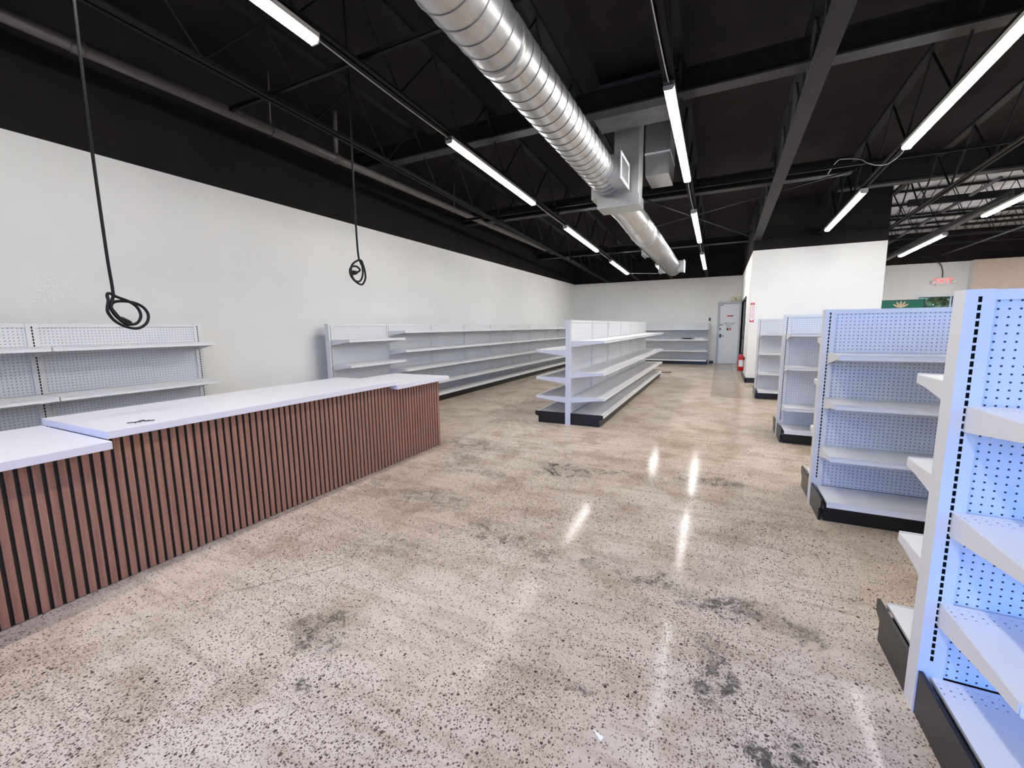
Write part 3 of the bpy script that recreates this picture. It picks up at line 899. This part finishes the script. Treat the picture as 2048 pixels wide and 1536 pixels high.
def endcap_mesh(d):
    return MB().prism([(-UT / 2, 0), (-UT / 2, BH + .012), (-d - .008, BH + .012), (-d - .008, BH - .045), (-d + .045, BH - .065), (-d + .045, 0)], 'x', 0, .012).mesh('base_end_panel', 'base_black')

def gondola(name, lab, loc, rz, n, L, H, front, back=None, d=.40, sd=.365, group=None, panel_mat='pegboard', both=True, caps=(1, 1), fd=None, fsd=None):
    """Runs along local +x; the front shelves stand out to local -y. front/back: per section lists of shelf heights."""
    t_ = thing(name, lab, 'shelving', loc, rz, group)
    um = cached(('u', H, both), lambda: upright_mesh(H, both))
    for i in range(n + 1):
        place('upright', um, t_, (i * L, 0, 0))
    pm_ = cached(('p', L, H), lambda: MB().box(0, L - UW, 0, .008, 0, H - .03 - BH).mesh('back_panel', panel_mat))
    tcap = cached(('t', L), lambda: MB().box(0, L - UW, -UT / 2 + .006, UT / 2 - .006, 0, .012).box(0, L - UW, -UT / 2 + .004, -UT / 2 + .012, -.02, 0).box(0, L - UW, UT / 2 - .012, UT / 2 - .004, -.02, 0).mesh('top_rail', 'upright_paint'))
    sides = [(0, front, fd or d, fsd or sd)] + ([(pi, back, d, sd)] if back else [])
    for i in range(n):
        place('top_rail', tcap, t_, (i * L + UW / 2, 0, H - .014))
        for (a, hs, d, sd) in sides:
            s = 1 if a == 0 else -1
            ox = i * L if a == 0 else (i + 1) * L
            def at(x, y, z): return (ox + s * x, s * y, z)
            place('back_panel', pm_, t_, at(UW / 2, -UT / 2 + .012, BH), (0, 0, a))
            place('base_deck', cached(('b', L, d), lambda: base_mesh(L, d)), t_, at(0, 0, 0), (0, 0, a))
            place('price_rail', cached(('br', L, d), lambda: base_rail(L, d)), t_, at(0, 0, 0), (0, 0, a))
            place('kick_plate', cached(('k', L, d), lambda: kick_mesh(L, d)), t_, at(0, 0, 0), (0, 0, a))
            for z in hs[i]:
                sh = place('shelf', cached(('s', L, sd), lambda: shelf_mesh(L, sd)), t_, at(0, 0, z), (0, 0, a))
                place('price_rail', cached(('sr', L, sd), lambda: rail_mesh(L, sd)), sh)
                bm_ = cached(('bk', sd), lambda: bracket_mesh(sd))
                place('bracket', bm_, sh, (.002, 0, 0))
                place('bracket', bm_, sh, (L - .006, 0, 0))
    for (a, hs, d, sd) in sides:
        em = cached(('e', d), lambda: endcap_mesh(d))
        s = 1 if a == 0 else -1
        if caps[0]:
            place('base_end_panel', em, t_, (-.03 if s > 0 else -.018, 0, 0), (0, 0, a))
        if caps[1]:
            place('base_end_panel', em, t_, (n * L + .018 if s > 0 else n * L + .03, 0, 0), (0, 0, a))
    return t_

# four short double-sided gondolas standing in a row along the right of the aisle
RL = 1.22
GX = .69 + UW / 2
R4 = [[1.13, .77, .44]] * 3
gondola('gondola_shelving', 'white pegboard gondola nearest the shop front, end of the row of four', (GX, 1.886, 0), 0, 3, RL, 1.50, R4, [[1.19, .84, .51]] * 3, fd=.50, fsd=.47)
gondola('gondola_shelving', 'white pegboard gondola second from the shop front in the row of four', (GX, 3.895, 0), 0, 3, RL, 1.50, [[1.185, .845, .475]] * 3, [[1.28, .94, .54]] * 3)
gondola('gondola_shelving', 'white pegboard gondola third from the shop front in the row of four', (GX, 6.13, 0), 0, 3, RL, 1.51, [[1.29, .90, .42]] * 3, [[1.22, .85, .45]] * 3)
gondola('gondola_shelving', 'white pegboard gondola farthest from the shop front, nearest the boxed-in room', (GX - .04, 9.45, 0), 0, 2, RL, 1.50, [[1.225, .865, .49]] * 2, [[1.2, .85, .5]] * 2)
# long double-sided gondola in the middle of the floor (its right side faces the gondola row)
CL = 1.1
gondola('gondola_shelving', 'long white double-sided gondola standing free in the middle of the floor', (-1.908, 5.695, 0), pi / 2, 6, CL, 1.49,
        [[1.20, .755, .40]] * 6, [[1.065, .67, .392]] * 6, d=.50, sd=.50)
# wall runs
gondola('wall_shelving', 'grey pegboard wall shelving behind the counter', (-5.19, -1.085, 0), pi / 2, 3, 1.245, 1.478, [[1.285, .88, .48]] * 3, None, d=.42, sd=.385, both=False)
gondola('wall_shelving', 'long run of white wall shelving along the left wall past the counter', (-5.19, 4.42, 0), pi / 2, 9, 1.215, 1.478,
        [[1.245, .872, .48]] + [[1.358, 1.03, .70, .385]] * 8, None, d=.42, sd=.40, both=False)
gondola('wall_shelving', 'white wall shelving against the back wall left of the grey door', (-4.05, 16.78, 0), 0, 3, 1.22, 1.482, [[1.26, .88, .49]] * 3, None, d=.50, sd=.46, both=False)

# things left on the back wall shelves
tag(MB().box(-.13, .13, -.1, .1, 0, .05).box(-.132, .132, -.102, .102, .05, .056).build('carton', 'plastic_white', None, (-.66, 16.45, .884)), 'small flat white carton on the back wall shelf', 'box')
b_ = MB()
ring = [(cos(a * .4) * (.12 + .004 * a), sin(a * .4) * (.06 + .002 * a), .012 + .0015 * a) for a in range(24)]
b_.tube(ring, .01, 6)
tag(b_.build('cable_coil', 'cord_black', None, (-1.06, 16.45, .884)), 'loose dark cable coil on the back wall shelf', 'cable')
tag(bevel(MB().box(-.03, .03, -.02, 0, -.05, .06).box(-.02, .02, -.028, -.02, -.03, .04).build('thermostat', 'metal_dark', None, (-.36, YB, 1.585)), .004), 'small dark thermostat on the back wall above the shelving', 'thermostat')
# stray bracket on the floor by the end of the middle gondola
tag(MB().box(-.16, .14, -.008, .008, 0, .02).box(.12, .14, -.02, .02, 0, .035).build('loose_bracket', 'base_black', None, (-1.40, 13.2, 0)), 'loose black shelf bracket on the floor by the middle gondola', 'bracket')

# ------------------------------------------------------------------ counter with slatted front
CX = -2.98
CY0, CY1 = -0.62, 4.05
ZLOW, TH = .832, .042
PITCHS, SLW = .045, .0288
UNITS = ((CY0, .9981, ZLOW - TH, 'slat-fronted counter unit under the lower slab at the shop-front end'),
         (.9981, 3.2481, ZLOW, 'slat-fronted middle counter unit under the raised white slab'),
         (3.2481, CY1, ZLOW - TH, 'short slat-fronted counter unit at the far end by the wall shelving'))
units = []
for (a, c, zt, lab) in UNITS:
    t = thing('service_counter', lab, 'counter', (CX, (a + c) / 2, 0), 0, 'slat-fronted counter units')
    h2 = (c - a) / 2 - .001
    MB().box(-.66, -.012, -h2, h2, 0, zt - .001).build('carcass', 'base_black', t)
    units.append((a, c, zt, t))
ny = int((CY1 - CY0) / PITCHS)
for i in range(ny):
    y = CY1 - SLW / 2 - i * PITCHS
    for (a, c, zt, t) in units:
        if a <= y < c:
            me = cached(('slat', zt), lambda: MB().prism([(-SLW / 2, -.012), (SLW / 2, -.012), (SLW / 2, -.001), (SLW / 2 - .001, 0), (-SLW / 2 + .001, 0), (-SLW / 2, -.001)], 'z', .006, zt - .004).mesh('slat', 'slat_wood'))
            place('slat', me, t, (0, y - (a + c) / 2, 0), (0, 0, -pi / 2))
a, c, zt, t = units[-1]
MB().box(-.66, 0, (c - a) / 2 - .0005, (c - a) / 2 + .012, 0, zt - .002).build('end_panel', 'slat_wood', t)
def worktop(lab, y0, y1, z, x0=-3.745, x1=-2.865):
    o = MB().box(-(x1 - x0) / 2, (x1 - x0) / 2, -(y1 - y0) / 2, (y1 - y0) / 2, 0, TH).build('countertop', 'counter_white', None, ((x0 + x1) / 2, (y0 + y1) / 2, z))
    bevel(o, .002)
    return tag(o, lab, 'countertop')
worktop('lower white countertop slab at the shop-front end of the counter', CY0 - .05, .997, ZLOW - TH, -3.745, -2.835)
worktop('raised white countertop slab over the middle of the counter', 1.003, 3.285, ZLOW, -3.755, -2.905)
worktop('short lower white countertop slab at the far end of the counter', 3.25, 4.15, ZLOW - TH, -3.72, -2.885)
# bits left on the counter
z = ZLOW + TH
b_ = MB()
b_.tube(smooth_path([(-.035, -.05, .003), (-.01, -.02, .004), (.008, .0, .006), (-.006, .012, .01), (.01, .028, .004), (.02, .06, .003)]), .0025, 6)
b_.tube(smooth_path([(.01, -.03, .003), (.0, .0, .009), (.012, .02, .004), (-.01, .045, .003)]), .0025, 6)
tag(b_.build('cable_tie', 'ink_dark', None, (-3.02, 1.20, z)), 'twisted scrap of dark wire on the raised countertop', 'wire')
b_ = MB().box(-.012, .012, -.03, .03, 0, .006).box(-.02, .004, .015, .024, 0, .01)
tag(b_.build('plastic_clip', 'plastic_white', None, (-3.2, 3.55, ZLOW)), 'small white plastic clip on the far countertop', 'clip')

# ------------------------------------------------------------------ small things
tag(MB().prism([(-.009, -.02), (.009, -.018), (-.002, .026)], 'z', 0, .0015).build('paper_scrap', 'paper', None, (-.31, 1.27, .0), (0, 0, 1.0)), 'small white pointed scrap of paper lying on the floor', 'paper')

# fire extinguisher and its sign
t = thing('fire_extinguisher', 'red fire extinguisher hanging low on the corner of the boxed-in room', 'extinguisher', (BLK_X0 - .085, 12.35, .20))
body = [(0, 0, .0), (0, 0, .015), (0, 0, .36), (0, 0, .41), (0, 0, .44)]
MB().tube(body, [.055, .07, .07, .05, .022], 24).build('cylinder', 'extinguisher_red', t)
MB().tube([(0, 0, .44), (0, 0, .475)], .018, 12).build('valve', 'metal_dark', t)
MB().box(-.012, .012, -.07, .03, .475, .485).box(-.012, .012, -.075, .02, .50, .51).build('handle', 'metal_dark', t)
MB().tube(smooth_path([(0, .02, .46), (0, .06, .44), (.0, .085, .36), (0, .08, .2), (0, .078, .1)]), .009, 8).build('hose', 'cord_black', t)
lab_ = MB()
for k in range(8):
    a0, a1 = -pi / 2 - .8 + k * .2, -pi / 2 - .8 + (k + 1) * .2
    lab_.quad((cos(a0) * .071, sin(a0) * .071, .12), (cos(a1) * .071, sin(a1) * .071, .12), (cos(a1) * .071, sin(a1) * .071, .29), (cos(a0) * .071, sin(a0) * .071, .29))
lab_.build('label_sticker', 'sign_white', t)
MB().box(.04, .085, -.03, .03, .3, .36).build('wall_bracket', 'metal_dark', t)

t = thing('extinguisher_sign', 'red and white fire extinguisher arrow sign on the white wall corner', 'sign', (.655, BLK_Y, 1.45))
MB().box(-.042, .042, -.003, 0, 0, .45, 0).build('sign_plate', 'sign_white', t)
fr_ = MB().box(-.042, -.036, -.004, -.003, 0, .45).box(.036, .042, -.004, -.003, 0, .45).box(-.036, .036, -.004, -.003, .40, .45)
fr_.build('sign_border', 'sign_red', t)
MB().prism([(-.036, 0), (.036, 0), (.036, .06), (0, .015), (-.036, .06)], 'y', -.004, -.003).build('arrow_ground', 'sign_red', t)
text_mesh('FIRE', .028, 'lettering', 'sign_white', t, (0, -.0045, .425), (radians(90), 0, 0), .001)
text_mesh('EXTINGUISHER', .042, 'lettering', 'sign_red', t, (0, -.004, .235), (radians(90), radians(90), 0), .001)

# emergency light over the rear door
t = thing('emergency_light', 'cream emergency light unit above the grey rear door', 'lamp', (.43, YB, 2.22))
bevel(MB().box(-.16, .16, -.07, 0, 0, .13).build('case', 'plastic_cream', t), .012, 3)
MB().tube([(.0, -.07, .06), (.0, -.085, .055)], .02, 12).build('test_button', 'metal_dark', t)

# EXIT sign with twin lamp heads and conduit
t = thing('exit_sign', 'lit EXIT sign with two lamp heads above the small window', 'sign', (5.71, EY, 2.47))
bevel(MB().box(-.16, .16, -.05, 0, 0, .2).build('case', 'plastic_white', t), .006)
text_mesh('EXIT', .20, 'lettering', 'exit_red', t, (0, -.052, .1), (radians(90), 0, 0), .004)
MB().box(-.16, .16, -.06, -.0, -.03, -.005).build('battery_tray', 'plastic_white', t)
for s in (-1, 1):
    hd = MB().tube([(s * .16, -.03, .08), (s * .2, -.04, .08)], .012, 8).tube([(s * .22, -.02, .09), (s * .22, -.09, .06)], [.035, .05], 14).build('lamp_head', 'plastic_white', t)
    MB().tube([(s * .22, -.09, .06), (s * .22, -.095, .058)], .044, 14).build('lens', 'lens_clear', hd)
MB().tube(smooth_path([(-.02, -.02, .2), (-.03, -.02, .38), (-.10, -.02, .58), (-.28, -.02, .75), (-.55, -.04, .82)]), .012, 8).build('conduit', 'metal_dark', t)

# green display panel on a stand behind the gondolas
t = thing('display_panel', 'dark framed green display panel with gold leaf shapes standing behind the gondolas', 'display', (3.66, 12.5, 0))
MB().box(-.62, .36, -.02, .02, 1.28, 1.90).build('panel_frame', 'base_black', t)
pn = MB().box(-.60, .34, -.024, -.02, 1.30, 1.885).build('panel_face', 'screen_green', t)
def leafshape(cx, cz, s, a0):
    b2 = MB()
    for k in range(5):
        a = a0 + (k - 2) * .5
        ca, sa = cos(a), sin(a)
        pts_ = [(0, 0), (.35, .09), (.7, .1), (1, 0), (.7, -.1), (.35, -.09)]
        b2.prism([(cx + s * (p[0] * ca - p[1] * sa), cz + s * (p[0] * sa + p[1] * ca)) for p in pts_], 'y', -.026, -.0242)
    return b2
leafshape(-.05, 1.72, .17, pi / 2).build('leaf_motif', 'screen_gold', pn)
leafshape(-.52, 1.74, .14, pi / 2).build('leaf_motif', 'screen_gold', pn)
MB().box(-.3, -.25, -.02, .02, .03, 1.28).box(.05, .1, -.02, .02, .03, 1.28).box(-.35, .15, -.2, .2, 0, .03).build('stand', 'base_black', t)

# outside: ground and the shrubs seen through the small window
struct(MB().box(-40, 45, -60, YF - .25, -.25, -.15).box(-40, 45, YB + .25, 70, -.25, -.15).build('ground', 'pavement_grey'))
def shrub(lab, x, y, rx, rz_, z0, n, seed):
    rnd = random.Random(seed)
    t_ = thing('leafy_tree', lab, 'tree', (x, y, -.15))
    b2 = MB()
    for k in range(n):
        th = rnd.uniform(0, 2 * pi); ph = math.acos(rnd.uniform(-1, 1)); rr = rnd.uniform(.55, 1.0)
        c = Vector((rx * rr * sin(ph) * cos(th), rx * rr * sin(ph) * sin(th), z0 + rz_ * rr * cos(ph)))
        u = Vector((rnd.gauss(0, 1), rnd.gauss(0, 1), rnd.gauss(0, 1))).normalized()
        v = u.cross(Vector((rnd.gauss(0, 1), rnd.gauss(0, 1), rnd.gauss(0, 1)))).normalized()
        s = rnd.uniform(.09, .2)
        b2.quad(tuple(c - u * s), tuple(c + v * s * .5), tuple(c + u * s), tuple(c - v * s * .5))
    f = b2.build('foliage', 'leaf', t_)
    f['kind'] = 'stuff'
    MB().tube([(0, 0, 0), (.05, 0, z0 * .6), (0, .05, z0)], [.09, .07, .05], 10).build('trunk', 'bark', t_)
shrub('bright green leafy tree outside the small window', 6.6, 20.2, 1.8, 1.8, 2.3, 9000, 3)
shrub('green leafy tree farther off outside the small window', 11.6, 23.5, 2.2, 2.2, 2.8, 9000, 5)
